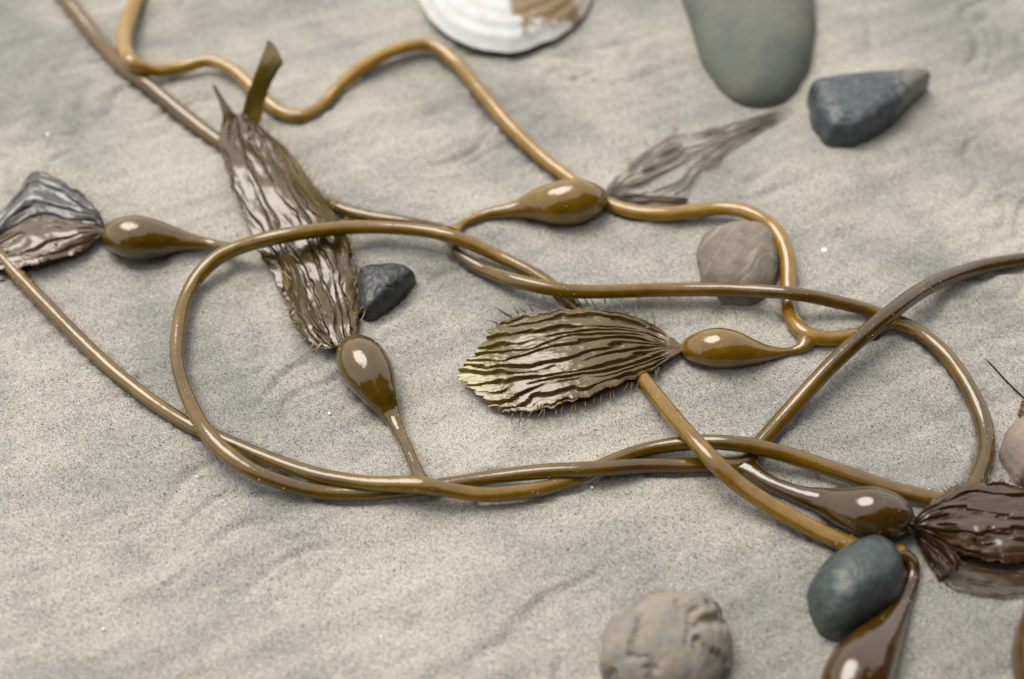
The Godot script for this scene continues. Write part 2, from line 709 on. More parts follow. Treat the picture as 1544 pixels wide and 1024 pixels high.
# hairs: [pixel x, pixel y, direction in degrees on the picture, length in pixels]
func hairs(list: Array, lift: float, color: Color, thick := 0.0005) -> ArrayMesh:
	var v := PackedVector3Array()
	var c := PackedColorArray()
	var idx := PackedInt32Array()
	for h in list:
		var a := deg_to_rad(h[2])
		var bend: float = rng.randf_range(-0.35, 0.35)
		var pts := []
		for k in 5:
			var t := k / 4.0
			var aa := a + bend * t
			var q: Vector2 = Vector2(h[0], h[1]) + Vector2(cos(aa), -sin(aa)) * (h[3] * t)
			var p := at(q.x, q.y, lift + 0.0015 * sin(t * 2.4))
			pts.append(Vector3(p.x, lift + relief(p.x, p.z) + 0.0012 * sin(t * 2.4), p.z))
		for k in 5:
			var tan_: Vector3 = (pts[mini(k + 1, 4)] - pts[maxi(k - 1, 0)]).normalized()
			var side := tan_.cross(Vector3.UP).normalized()
			var over := side.cross(tan_)
			var r := thick * lerpf(1.0, 0.15, k / 4.0)
			for s in 4:
				var ang := TAU * s / 4.0
				v.append(pts[k] + (side * cos(ang) + over * sin(ang)) * r)
				c.append(color)
			if k < 4:
				for s in 4:
					var b := v.size() - 4
					idx.append_array([b + s, b + (s + 1) % 4, b + 4 + s, b + (s + 1) % 4, b + 4 + (s + 1) % 4, b + 4 + s])
	# the last ring of each hair has no next ring in the loop above: indices always point one ring on
	return commit(v, PackedVector3Array(), c, idx)


func fringe(edge: Array, step: float, length: float, lean: float, outward: float) -> Array:
	# hairs along a polyline of pixels; outward is +1 or -1 for the side they stand on
	var out := []
	for i in edge.size() - 1:
		var a := Vector2(edge[i][0], edge[i][1])
		var b := Vector2(edge[i + 1][0], edge[i + 1][1])
		var n := maxi(1, roundi(a.distance_to(b) / step))
		for k in n:
			var p := a.lerp(b, (k + rng.randf()) / n)
			var d := (b - a).normalized()
			var nrm := Vector2(d.y, -d.x) * outward
			var dir := (nrm + d * lean).normalized()
			out.append([p.x, p.y, rad_to_deg(atan2(-dir.y, dir.x)) + rng.randf_range(-18, 18), length * rng.randf_range(0.5, 1.2)])
	return out


var stipe_a := [[-40, 335, 10], [0, 385, 10], [60, 450, 11], [150, 540, 11], [220, 598, 11], [285, 640, 11], [330, 660, 11], [400, 690, 12, 0.3], [470, 714, 12, 0.6], [550, 728, 12, 1.4], [630, 731, 14, 1.8], [670, 738, 12, 1.6], [730, 746, 12, 0.8], [800, 740, 12, 0.3], [860, 724, 11], [920, 697, 11, 0.4], [970, 679, 11, 0.6], [1030, 669, 12, 1.2], [1085, 667, 12, 2.0], [1150, 676, 13, 1.8], [1250, 706, 13, 0.6], [1340, 736, 13, 0.3], [1410, 753, 13, 0.2], [1480, 768, 12]]
var stipe_b := [[1600, 386, 11], [1544, 391, 11], [1470, 405, 12, 0.6], [1400, 432, 13, 2.0], [1340, 474, 13, 3.2], [1260, 544, 13, 2.0], [1190, 620, 13, 0.6], [1145, 670, 12], [1123, 697, 13], [1060, 701, 12], [980, 702, 12, 0.5], [900, 707, 12, 1.4], [820, 711, 12, 0.8], [740, 720, 11, 0.2], [670, 731, 11], [600, 741, 11], [540, 744, 12], [480, 741, 12, 0.3], [425, 728, 12, 1.0], [370, 704, 13, 1.8], [320, 662, 13, 2.2], [287, 607, 12, 1.6], [268, 545, 11, 1.0], [270, 490, 11, 0.8], [284, 440, 11, 0.8], [314, 400, 12, 1.4], [355, 375, 12, 2.2], [430, 355, 12, 3.4], [530, 343, 11, 2.6], [620, 346, 10, 2.0], [685, 358, 11, 2.2], [745, 383, 10, 1.2], [800, 410, 10, 0.4], [840, 437, 10, -0.3], [880, 475, 11, -1.3], [925, 522, 11, -1.4], [962, 562, 12, -0.4], [1010, 622, 13, 1.8], [1065, 684, 14, 3.6], [1120, 735, 14, 2.2], [1200, 784, 14, 0.6], [1280, 821, 14, 0.3], [1330, 836, 13, 0.2], [1364, 832, 13, 0.3]]
var stipe_c := [[70, -40, 12], [105, 5, 12], [145, 55, 12], [185, 100, 12], [225, 130, 12], [280, 175, 12], [335, 215, 11, -0.6], [400, 252, 11, -1.4], [460, 286, 11, -1.3], [510, 313, 11], [560, 327, 10, 0.3], [620, 336, 9, 0.4], [668, 347, 9, 0.2], [684, 362, 9], [694, 384, 9], [730, 407, 10, 0.4], [780, 424, 11, 1.4], [840, 437, 11, 2.0], [900, 440, 11, 1.6], [1000, 437, 11, 1.4], [1100, 437, 11, 2.2], [1190, 442, 11, 3.0], [1260, 455, 11, 1.4], [1320, 471, 10, 0.4], [1375, 494, 11], [1420, 529, 12], [1455, 575, 12], [1481, 630, 13], [1487, 680, 13], [1472, 725, 13], [1450, 765, 12]]
var stipe_d := [[222, -40, 12], [198, 20, 12, 0.6], [187, 60, 12, 1.6], [198, 93, 12, 2.4], [235, 106, 10, 1.4], [275, 101, 10, 0.8], [315, 92, 10, 1.2], [350, 105, 10, 1.0], [385, 135, 11, 0.4], [420, 166, 11], [455, 175, 11], [485, 159, 9], [510, 132, 9], [540, 106, 11, 0.4], [580, 82, 10, 0.8], [620, 69, 10, 0.8], [652, 69, 10, 0.8], [685, 92, 11, 0.8], [720, 132, 11, 0.6], [765, 186, 11, 0.4], [815, 235, 11], [860, 269, 10], [905, 300, 10], [950, 318, 11], [1000, 323, 12, 0.2], [1050, 318, 12, 0.5], [1095, 314, 12, 1.2], [1135, 323, 12, 2.0], [1170, 349, 12, 2.2], [1187, 388, 12, 1.6], [1189, 430, 12, 0.5], [1192, 475, 12], [1214, 503, 13], [1250, 511, 12], [1300, 503, 11], [1345, 489, 10], [1395, 505, 9]]
var bladder_1 := [[633, 728, 11, 1.8], [628, 708, 9, 1.4], [616, 680, 9, 0.8], [602, 650, 10, 0.3], [589, 623, 16], [574, 595, 28], [559, 567, 37], [544, 543, 37], [533, 528, 27], [525, 520, 10]]
var bladder_2 := [[1218, 508, 12], [1210, 523, 8], [1188, 530, 6], [1160, 532, 12], [1135, 530, 20], [1105, 526, 29], [1075, 524, 31], [1050, 524, 24], [1036, 524, 14], [1027, 524, 6]]
var bladder_3 := [[682, 350, 9, 0.3], [700, 336, 6, 0.2], [735, 323, 9], [775, 316, 13], [810, 309, 24], [843, 306, 33], [873, 302, 34], [895, 299, 25], [905, 298, 13], [911, 297, 6]]
var bladder_4 := [[356, 376, 9, 2.0], [325, 369, 8, 1.0], [293, 365, 12, 0.4], [265, 362, 20], [238, 360, 29], [208, 358, 34], [185, 355, 30], [170, 351, 19], [163, 348, 10], [158, 347, 6]]
var bladder_5 := [[1124, 700, 12], [1155, 725, 12, 0.2], [1200, 744, 14], [1240, 755, 21], [1275, 765, 33], [1310, 772, 41], [1340, 777, 38], [1359, 783, 27], [1368, 789, 15], [1375, 793, 8]]
var bladder_6 := [[1352, 834, 12, 0.4], [1374, 846, 10, 0.4], [1376, 872, 10], [1362, 908, 14], [1341, 945, 25], [1313, 985, 41], [1291, 1022, 48], [1275, 1060, 40], [1268, 1078, 20], [1264, 1088, 8]]


func plan_dents() -> void:
	for s in [stipe_a, stipe_b, stipe_c, stipe_d]:
		for i in s.size() - 1:
			var a: Array = s[i]
			var b: Array = s[i + 1]
			var la: float = a[3] if a.size() > 3 else 0.0
			var lb: float = b[3] if b.size() > 3 else 0.0
			if la + lb > 1.2:
				continue
			var pa := at(a[0], a[1], 0.004)
			var pb := at(b[0], b[1], 0.004)
			var n := ceili(pa.distance_to(pb) / 0.004)
			for k in n:
				stamp(pa.lerp(pb, float(k) / n), 0.005, 0.0028, 0.0018)
	for s in [[1130, 70, 88], [1300, 180, 62], [1118, 405, 58], [575, 450, 46], [1003, 980, 80], [1290, 895, 66]]:
		var rr: float = s[2] * px_size(s[0], s[1])
		stamp(at(s[0], s[1]), rr, 0.003, 0.0022)
	for s in [bladder_1, bladder_2, bladder_3, bladder_4, bladder_5, bladder_6]:
		for k in range(4, 8):
			var r: float = s[k][2] * px_size(s[k][0], s[k][1])
			stamp(at(s[k][0], s[k][1], r * 0.85), r * 0.8, 0.003, 0.0018)


func build_fronds() -> void:
	var brown := Color(0.052, 0.028, 0.0015)
	var ochre := Color(0.125, 0.066, 0.0025)
	var amber := Color(0.2, 0.106, 0.004)
	var gold := Color(0.31, 0.168, 0.007)
	var rust := Color(0.055, 0.025, 0.002)

	var fa := thing("kelp_frond", "brown kelp frond whose bladder rises to the tall tattered blade crossed by another stipe", "kelp", at(630, 740))
	part("stipe", tube(stipe_a, tint(brown, amber * 0.9, 1.0), 0.0022, 22, 0.94, 0.05), mats.kelp_stipe, fa)
	part("gas_bladder", tube(bladder_1, tint(ochre, brown, 2.0), 0.0016, 30, 0.95, 0.0, 0.9), mats.kelp_bladder, fa)
	build_tall_blade(fa)
	sticking_sand(fa, 350)

	var fb := thing("kelp_frond", "longest kelp frond, looped in a wide ring, with three bladders, one beside the green stone", "kelp", at(300, 640))
	part("stipe", tube(stipe_b, tint(brown, amber * 0.95, 5.0, 1.1), 0.0022, 22, 0.94, 0.06), mats.kelp_stipe, fb)
	part("gas_bladder", tube(bladder_4, tint(brown, ochre, 6.0), 0.0016, 30, 0.95, 0.0, 0.5), mats.kelp_bladder, fb)
	part("gas_bladder", tube(bladder_5, tint(brown, rust, 7.0), 0.0016, 30, 0.92, 0.0, 0.9), mats.kelp_bladder, fb)
	part("gas_bladder", tube(bladder_6, tint(rust, rust * 0.8, 8.0), 0.0016, 30, 0.92, 0.0, 0.4), mats.kelp_bladder, fb)
	build_left_blade(fb)
	build_right_blade(fb)
	sticking_sand(fb, 500)

	var fc := thing("kelp_frond", "straight grey-brown kelp frond ending in an arch, its bladder towards the buried blade", "kelp", at(690, 370))
	part("stipe", tube(stipe_c, tint(brown, amber * 0.85, 11.0), 0.0022, 22, 0.94, 0.05), mats.kelp_stipe, fc)
	part("gas_bladder", tube(bladder_3, tint(ochre, amber, 12.0), 0.0016, 30, 0.95, 0.0, 0.5), mats.kelp_bladder, fc)
	build_buried_blade(fc)
	sticking_sand(fc, 300)

	var fd := thing("kelp_frond", "golden winding kelp frond with a bladder carrying the broad striped blade", "kelp", at(1215, 515))
	part("stipe", tube(stipe_d, tint(gold, amber, 15.0, 0.6), 0.0022, 22, 0.92, 0.04), mats.kelp_stipe, fd)
	part("gas_bladder", tube(bladder_2, tint(ochre, amber, 16.0), 0.0016, 30, 0.95, 0.0, 0.9), mats.kelp_bladder, fd)
	build_striped_blade(fd)
	sticking_sand(fd, 300)


func sticking_sand(f: Node3D, amount: int) -> void:
	# grains of sand that cling to the wet skin of a frond's stipe and bladders, in drifts
	var gm := SphereMesh.new()
	gm.radius = 0.5
	gm.height = 1.0
	gm.radial_segments = 5
	gm.rings = 2
	var where := []
	var tries := 0
	while where.size() < amount and tries < amount * 40:
		tries += 1
		var p := skin[rng.randi() % skin.size()]
		if n_mid.get_noise_3d(p.x * 16.0, p.y * 16.0, p.z * 16.0) > 0.12:
			where.append(p + Vector3(rng.randf_range(-1, 1), 0, rng.randf_range(-1, 1)) * 0.0008)
	var mm := MultiMesh.new()
	mm.transform_format = MultiMesh.TRANSFORM_3D
	mm.use_colors = true
	mm.mesh = gm
	mm.instance_count = where.size()
	for i in where.size():
		var s := rng.randf_range(0.00025, 0.0006)
		mm.set_instance_transform(i, Transform3D(Basis.from_euler(Vector3(rng.randf() * 6.0, rng.randf() * 6.0, 0)).scaled(Vector3(s, s * 0.7, s * 1.2)), where[i]))
		mm.set_instance_color(i, [Color(0.5, 0.4, 0.26), Color(0.36, 0.25, 0.1), Color(0.62, 0.56, 0.45), Color(0.08, 0.07, 0.06)][rng.randi() % 4])
	var o := MultiMeshInstance3D.new()
	o.name = "clinging_sand"
	o.multimesh = mm
	o.material_override = mats.grain
	f.add_child(o, true)
	o.position = -f.position
	o.set_meta("kind", "stuff")
	skin.clear()


func build_tall_blade(f: Node3D) -> void:
	var dk := Color(0.055, 0.034, 0.006)
	var lt := Color(0.085, 0.057, 0.013)
	var olive := Color(0.13, 0.088, 0.007)
	var b := part("blade", blade([[520, 521, 527, 517, 7], [490, 527, 534, 508, 6], [462, 512, 540, 482, 5], [440, 480, 543, 450, 4], [425, 445, 540, 415, 4], [405, 405, 532, 380, 4], [383, 362, 512, 335, 6], [360, 310, 485, 300, 7], [342, 260, 452, 258, 7], [331, 218, 425, 222, 7], [334, 186, 398, 195, 7], [345, 172, 382, 180, 7]],
		{"nv": 300, "nu": 120, "ribs": 6.5, "depth": 0.002, "groove": 0.36, "wave": 0.0022, "camber": 0.003, "seed": 4.0, "a": dk, "b": lt}), mats.kelp_blade, f)
	part("torn_tip", blade([[362, 182, 392, 186, 6], [372, 145, 403, 142, 20], [386, 108, 417, 110, 33], [398, 75, 425, 94, 44], [404, 60, 413, 66, 49]],
		{"nv": 90, "nu": 30, "ribs": 2.0, "depth": 0.0004, "seed": 14.0, "a": olive, "b": olive * 1.2, "rag": 0.03}), mats.kelp_blade, b)
	part("torn_tip", blade([[334, 200, 362, 186, 6], [335, 172, 350, 166, 12], [328, 148, 336, 146, 18], [320, 128, 324, 128, 22]],
		{"nv": 60, "nu": 16, "ribs": 1.0, "depth": 0.0003, "seed": 24.0, "a": dk, "b": olive}), mats.kelp_blade, b)
	part("folded_margin", blade([[384, 196, 402, 200, 8, -3], [410, 240, 440, 234, 10, -6], [436, 285, 476, 284, 10, -7], [462, 325, 506, 326, 9, -6], [490, 362, 525, 362, 6, -4], [500, 384, 527, 380, 4, -2]],
		{"nv": 140, "nu": 30, "ribs": 2.0, "depth": 0.0008, "seed": 34.0, "a": olive, "b": dk}), mats.kelp_blade, b)
	part("folded_margin", blade([[492, 524, 500, 512, 5, -2], [452, 500, 478, 482, 6, -5], [438, 462, 460, 440, 7, -5], [424, 420, 446, 400, 7, -5], [410, 385, 428, 372, 6, -3]],
		{"nv": 120, "nu": 30, "ribs": 2.0, "depth": 0.0012, "seed": 44.0, "a": dk, "b": Color(0.09, 0.045, 0.012)}), mats.kelp_blade, b)
	var hh := fringe([[402, 200], [442, 232], [478, 284], [508, 326], [530, 380]], 13.0, 26.0, -0.8, 1.0)
	hh += fringe([[540, 390], [545, 440], [542, 490]], 12.0, 22.0, -0.7, 1.0)
	hh += fringe([[495, 525], [455, 505], [438, 465], [422, 420]], 11.0, 26.0, 0.3, 1.0)
	hh += fringe([[430, 440], [450, 400], [455, 380]], 9.0, 30.0, 0.8, 1.0)
	hh += fringe([[388, 110], [372, 150]], 14.0, 14.0, -0.9, -1.0)
	tag(part("bristles", hairs(hh, 0.008, Color(0.3, 0.2, 0.04)), mats.kelp_blade, b), "", "", "", "stuff")


func build_striped_blade(f: Node3D) -> void:
	var dk := Color(0.075, 0.045, 0.009)
	var lt := Color(0.115, 0.074, 0.018)
	var b := part("blade", blade([[1027, 519, 1027, 530, 5], [1008, 506, 1012, 540, 5], [985, 490, 986, 556, 5], [955, 477, 956, 570, 6], [910, 467, 912, 588, 7], [865, 464, 866, 604, 7], [820, 470, 822, 615, 5], [780, 478, 782, 622, 3], [748, 484, 752, 625, 2], [715, 488, 720, 625, 2], [682, 492, 686, 624, 1]],
		{"nv": 380, "nu": 170, "ribs": 12.5, "depth": 0.0027, "groove": 0.44, "wavy": 1.5, "wave": 0.0009, "camber": 0.0022, "rag": 0.05, "nose": 0.62, "seed": 2.0, "a": dk, "b": lt, "tip": Color(0.24, 0.19, 0.035), "tip_from": 0.7}), mats.kelp_blade, f)
	var hh := fringe([[990, 492], [955, 476], [910, 466], [865, 462], [820, 469], [780, 477], [750, 490]], 11.0, 24.0, 0.6, -1.0)
	hh += fringe([[1000, 550], [960, 572], [912, 590], [866, 606], [820, 617], [770, 624]], 13.0, 24.0, 0.4, 1.0)
	tag(part("bristles", hairs(hh, 0.005, Color(0.1, 0.07, 0.015), 0.0006), mats.kelp_blade, b), "", "", "", "stuff")


func build_left_blade(f: Node3D) -> void:
	var slate := Color(0.06, 0.058, 0.056)
	var tan_ := Color(0.1, 0.066, 0.026)
	var b := part("blade", blade([[157, 343, 159, 351, 6], [147, 318, 147, 358, 6], [130, 296, 126, 372, 7], [108, 280, 98, 386, 7], [78, 265, 68, 396, 7], [48, 258, 38, 404, 6], [24, 290, 5, 405, 5], [-6, 322, -28, 402, 4], [-50, 322, -60, 398, 4]],
		{"nv": 190, "nu": 110, "ribs": 8.0, "depth": 0.0014, "groove": 0.3, "wave": 0.0035, "camber": 0.001, "seed": 61.0, "a": tan_, "b": Color(0.075, 0.05, 0.022), "split": 0.46, "other": slate}), mats.kelp_blade, f)
	part("blade_lobe", blade([[70, 395, 100, 380, 2], [40, 408, 60, 398, 1], [5, 405, 20, 420, 0], [-40, 395, -20, 425, 0]],
		{"nv": 60, "nu": 30, "ribs": 3.0, "depth": 0.001, "wave": 0.003, "seed": 81.0, "a": slate, "b": Color(0.08, 0.045, 0.02)}), mats.kelp_blade, b)
	var hh := fringe([[150, 325], [125, 293], [95, 270], [60, 262]], 18.0, 26.0, 0.2, -1.0)
	tag(part("bristles", hairs(hh, 0.004, Color(0.28, 0.2, 0.07)), mats.kelp_blade, b), "", "", "", "stuff")


func build_right_blade(f: Node3D) -> void:
	var dk := Color(0.05, 0.024, 0.006)
	var lt := Color(0.065, 0.036, 0.013)
	var b := part("blade", blade([[1372, 786, 1374, 798, 6], [1385, 775, 1392, 810, 6], [1410, 752, 1425, 824, 6], [1445, 733, 1465, 838, 6], [1490, 728, 1505, 846, 6], [1545, 732, 1550, 848, 5], [1610, 742, 1610, 850, 4]],
		{"nv": 200, "nu": 120, "ribs": 3.2, "depth": 0.0024, "groove": 0.3, "wave": 0.0035, "camber": 0.005, "seed": 96.0, "a": dk, "b": lt}), mats.kelp_blade, f)
	part("blade_lobe", blade([[1376, 794, 1380, 806, 7, 2], [1420, 812, 1395, 838, 7, 5], [1444, 838, 1412, 866, 6, 5], [1450, 862, 1424, 882, 4, 3]],
		{"nv": 90, "nu": 50, "ribs": 4.0, "depth": 0.0016, "wave": 0.004, "seed": 101.0, "a": Color(0.04, 0.016, 0.004), "b": dk, "rag": 0.25}), mats.kelp_blade, b)
	part("blade_lobe", blade([[1424, 840, 1425, 880, 0.6], [1460, 838, 1455, 892, 0.7], [1505, 846, 1500, 898, 0.9], [1550, 848, 1550, 896, 1.2], [1610, 850, 1610, 892, 1.5]],
		{"nv": 90, "nu": 60, "ribs": 1.5, "depth": 0.0006, "wave": 0.0015, "seed": 111.0, "a": dk, "b": lt, "a_flat": 0.35, "a_rib": 0.9, "a_edge": 1.0}), mats.kelp_film, b)
	var hh := fringe([[1405, 756], [1440, 734], [1490, 728], [1544, 732]], 9.0, 16.0, -0.3, 1.0)
	tag(part("bristles", hairs(hh, 0.006, Color(0.12, 0.09, 0.03)), mats.kelp_blade, b), "", "", "", "stuff")


func build_buried_blade(f: Node3D) -> void:
	var a := Color(0.12, 0.1, 0.09)
	var c := Color(0.17, 0.12, 0.08)
	var b := part("blade", blade([[908, 293, 911, 302, 4], [928, 268, 945, 304, 2], [955, 240, 985, 314, 1.2], [1000, 206, 1030, 306, 0.9], [1050, 196, 1055, 272, 0.8], [1095, 189, 1095, 232, 0.8], [1140, 178, 1142, 200, 0.9], [1192, 157, 1198, 168, 1.2]],
		{"nv": 220, "nu": 110, "ribs": 5.0, "depth": 0.0016, "groove": 0.42, "wave": 0.0014, "seed": 121.0, "a": a, "b": c, "raised": true, "a_flat": 0.03, "a_rib": 0.7, "a_edge": 0.1}), mats.kelp_film, f)
	part("blade_lobe", blade([[909, 295, 911, 302, 4], [930, 294, 930, 313, 2.6], [958, 296, 955, 321, 2.2], [1000, 297, 985, 328, 2.0], [1038, 299, 1025, 312, 1.0]],
		{"nv": 100, "nu": 40, "ribs": 2.5, "depth": 0.0018, "groove": 0.5, "wave": 0.002, "seed": 131.0, "a": a, "b": Color(0.16, 0.1, 0.05), "a_flat": 0.6, "a_rib": 0.95, "a_edge": 1.0}), mats.kelp_film, b)
	var hh := [[975, 215, 110, 24], [1015, 196, 75, 26], [1020, 196, 125, 22], [950, 240, 120, 22], [990, 325, 250, 12], [938, 316, 240, 10]]
	tag(part("bristles", hairs(hh, 0.002, Color(0.33, 0.24, 0.1)), mats.kelp_blade, b), "", "", "", "stuff")


# ------------------------------------------------------------------ stones
# outline: pixels round the stone where it meets the sand; seen from above it is star shaped
func stone(outline: Array, high: float, square: float, paint: Callable, rough := 0.03, lumps := 4.0, seed_ := 0.0, ledge := 0.0) -> ArrayMesh:
	var pts := []
	var c := Vector3.ZERO
	for o in outline:
		var p := at(o[0], o[1])
		pts.append(p)
		c += p
	c /= pts.size()
	var nu := 110
	var nv := 56
	# distance from the middle to the outline in each direction, smoothed
	var rad := PackedFloat32Array()
	for i in nu:
		var a := TAU * i / nu
		var d := Vector2(cos(a), sin(a))
		var best := 0.0002
		for k in pts.size():
			var p := Vector2(pts[k].x - c.x, pts[k].z - c.z)
			var q := Vector2(pts[(k + 1) % pts.size()].x - c.x, pts[(k + 1) % pts.size()].z - c.z)
			var hit = Geometry2D.segment_intersects_segment(Vector2.ZERO, d * 2.0, p, q)
			if hit != null:
				best = maxf(best, (hit as Vector2).length())
		rad.append(best)
	for pass_ in (1 if square < 0.5 else 4):
		var old := rad.duplicate()
		for i in nu:
			rad[i] = old[i] * 0.5 + (old[(i + 1) % nu] + old[(i + nu - 1) % nu]) * 0.25
	var v := PackedVector3Array()
	var cc := PackedColorArray()
	var idx := PackedInt32Array()
	var mean := 0.0
	for r in rad:
		mean += r / nu
	for j in nv + 1:
		var lat := lerpf(-0.55, PI / 2, float(j) / nv)
		var cl := pow(maxf(0.0, cos(lat)), square)
		var sl := signf(sin(lat)) * pow(absf(sin(lat)), square)
		for i in nu:
			var a := TAU * i / nu
			var d := Vector3(cos(a) * cl * rad[i], sl * high, sin(a) * cl * rad[i])
			var q := d / mean
			var f := 1.0 + rough * (n_mid.get_noise_3d(q.x * lumps * 0.25 + seed_, q.y * lumps * 0.25, q.z * lumps * 0.25) * 2.0 + n_fine.get_noise_3d(q.x * lumps + seed_, q.y * lumps, q.z * lumps))
			if ledge > 0.0:
				var n := n_one.get_noise_3d(q.x * 0.7 + seed_, q.y * 0.5, q.z * 1.0 + 0.3 * n_mid.get_noise_2d(q.x * 2.0, q.z * 2.0))
				var n2 := n_one.get_noise_3d(q.x * 0.9 + seed_ + 7.0, q.y * 0.5, q.z * 0.6 + 0.3 * n_mid.get_noise_2d(q.x * 2.0 + 5.0, q.z * 2.0))
				f += ledge * (smoothstep(-0.03, 0.03, n) - 0.5) - ledge * 1.1 * exp(-pow(n / 0.05, 2.0)) - ledge * 0.3 * exp(-pow(n2 / 0.045, 2.0))
			var p := c + d * f
			v.append(p)
			cc.append(paint.call(q, p))
	for j in nv:
		for i in nu:
			var a := j * nu + i
			var b := j * nu + (i + 1) % nu
			idx.append_array([a, b, a + nu, b, b + nu, a + nu])
	return commit(v, PackedVector3Array(), cc, idx)


func mix_paint(a: Color, b: Color, scale: float, seed_: float, lo := -0.2, hi := 0.3) -> Callable:
	return func(q: Vector3, p: Vector3) -> Color:
		var n := n_mid.get_noise_3d(q.x * scale + seed_, q.y * scale, q.z * scale)
		return a.lerp(b, smoothstep(lo, hi, n))


func pebble(called: String, outline: Array, high: float, square: float, paint: Callable, mat: String, label: String, rough := 0.03, lumps := 4.0, seed_ := 0.0, ledge := 0.0) -> void:
	var o := part(called, stone(outline, high, square, paint, rough, lumps, seed_, ledge), mats[mat], self)
	tag(o, label, "stone", "stones lying on the sand")


func build_stones() -> void:
	var sandy := Color(0.33, 0.28, 0.215)
	pebble("smooth_stone", [[1030, 20], [1015, -40], [1080, -70], [1180, -70], [1225, -20], [1230, 50], [1222, 110], [1190, 155], [1140, 167], [1092, 152], [1058, 105]], 0.028, 0.9,
		func(q: Vector3, p: Vector3) -> Color:
			var n := n_mid.get_noise_3d(q.x * 1.6 + 3.0, q.y * 1.6, q.z * 1.6)
			var f := n_fine.get_noise_3d(q.x * 9.0, q.y * 9.0, q.z * 9.0)
			var g := Color(0.165, 0.18, 0.155).lerp(Color(0.14, 0.158, 0.145), smoothstep(-0.1, 0.4, n))
			return g.lerp(sandy, 0.22 * smoothstep(-0.05, 0.4, n_mid.get_noise_3d(q.x * 1.1 + 9.0, q.y, q.z * 1.1) + 0.25 * f)),
		"pebble_dry", "large smooth grey-green stone dusted with sand, beside the dark wedge-shaped stone", 0.015, 2.0, 1.0)
	pebble("wedge_stone", [[1214, 150], [1260, 142], [1330, 138], [1404, 130], [1392, 146], [1345, 190], [1284, 228], [1244, 224], [1224, 195]], 0.022, 0.42,
		func(q: Vector3, p: Vector3) -> Color:
			var n := n_fine.get_noise_3d(q.x * 4.0, q.y * 4.0, q.z * 4.0)
			var g := Color(0.05, 0.064, 0.073).lerp(Color(0.085, 0.1, 0.11), smoothstep(-0.3, 0.4, n))
			return g.lerp(Color(0.25, 0.23, 0.195), 0.7 * smoothstep(0.62, 0.85, q.x + 0.35 * n) * smoothstep(0.1, 0.3, q.y)),
		"pebble_damp", "dark blue-grey wedge-shaped stone with a sandy notched point", 0.012, 2.4, 11.0, 0.015)
	pebble("veined_stone", [[1048, 390], [1060, 362], [1100, 350], [1148, 352], [1170, 372], [1175, 415], [1165, 450], [1135, 468], [1090, 460], [1058, 430]], 0.021, 0.8,
		func(q: Vector3, p: Vector3) -> Color:
			var n := n_mid.get_noise_3d(q.x * 2.0 + 31.0, q.y * 2.0, q.z * 2.0)
			var vein := 1.0 - smoothstep(0.0, 0.09, absf(n_low.get_noise_2d(q.x * 1.3 + q.z * 1.1, q.x * 0.3 - q.z * 0.3 + 5.0)))
			return Color(0.27, 0.235, 0.185).lerp(Color(0.22, 0.195, 0.155), smoothstep(-0.1, 0.35, n)).lerp(Color(0.42, 0.37, 0.29), vein * 0.7),
		"pebble_dry", "tan veined stone half sunk in sand under the arching golden stipe", 0.015, 3.0, 21.0)
	pebble("dark_stone", [[540, 424], [556, 415], [590, 413], [620, 418], [630, 427], [612, 448], [586, 470], [556, 492], [541, 478]], 0.015, 0.6,
		func(q: Vector3, p: Vector3) -> Color:
			var n := n_mid.get_noise_3d(q.x * 3.0 + 41.0, q.y * 3.0, q.z * 3.0)
			return Color(0.022, 0.025, 0.027).lerp(Color(0.05, 0.054, 0.057), smoothstep(-0.2, 0.35, n)),
		"pebble_damp", "small dark slate stone pinned under the tall tattered blade", 0.02, 3.0, 31.0, 0.02)
	pebble("pitted_stone", [[908, 985], [915, 950], [945, 930], [965, 912], [1010, 905], [1060, 912], [1092, 940], [1102, 980], [1095, 1020], [1070, 1060], [1000, 1080], [930, 1050], [903, 1015]], 0.027, 0.8,
		func(q: Vector3, p: Vector3) -> Color:
			var n := n_mid.get_noise_3d(q.x * 3.0 + 51.0, q.y * 3.0, q.z * 3.0)
			return Color(0.33, 0.295, 0.235).lerp(Color(0.28, 0.265, 0.24), smoothstep(-0.15, 0.3, n)),
		"pebble_dry", "pale tan pitted stone with ledges, lying alone on the sand", 0.016, 3.2, 47.5, 0.06)
	pebble("green_stone", [[1215, 895], [1235, 862], [1280, 832], [1318, 820], [1350, 838], [1362, 880], [1350, 915], [1310, 945], [1270, 968], [1238, 960], [1222, 930]], 0.025, 0.8,
		func(q: Vector3, p: Vector3) -> Color:
			var n := n_fine.get_noise_3d(q.x * 5.0 + 61.0, q.y * 5.0, q.z * 5.0)
			return Color(0.046, 0.06, 0.06).lerp(Color(0.07, 0.087, 0.086), smoothstep(-0.3, 0.3, n)),
		"pebble_damp", "smooth blue-green stone leaning on a kelp bladder stalk", 0.012, 2.0, 51.0)
	pebble("pink_stone", [[1504, 690], [1515, 655], [1550, 638], [1590, 650], [1605, 695], [1580, 735], [1530, 738]], 0.024, 0.85,
		mix_paint(Color(0.36, 0.28, 0.235), Color(0.3, 0.24, 0.2), 2.5, 71.0), "pebble_dry", "pinkish beige round stone beside the sandy ragged blade", 0.012, 2.0, 61.0)


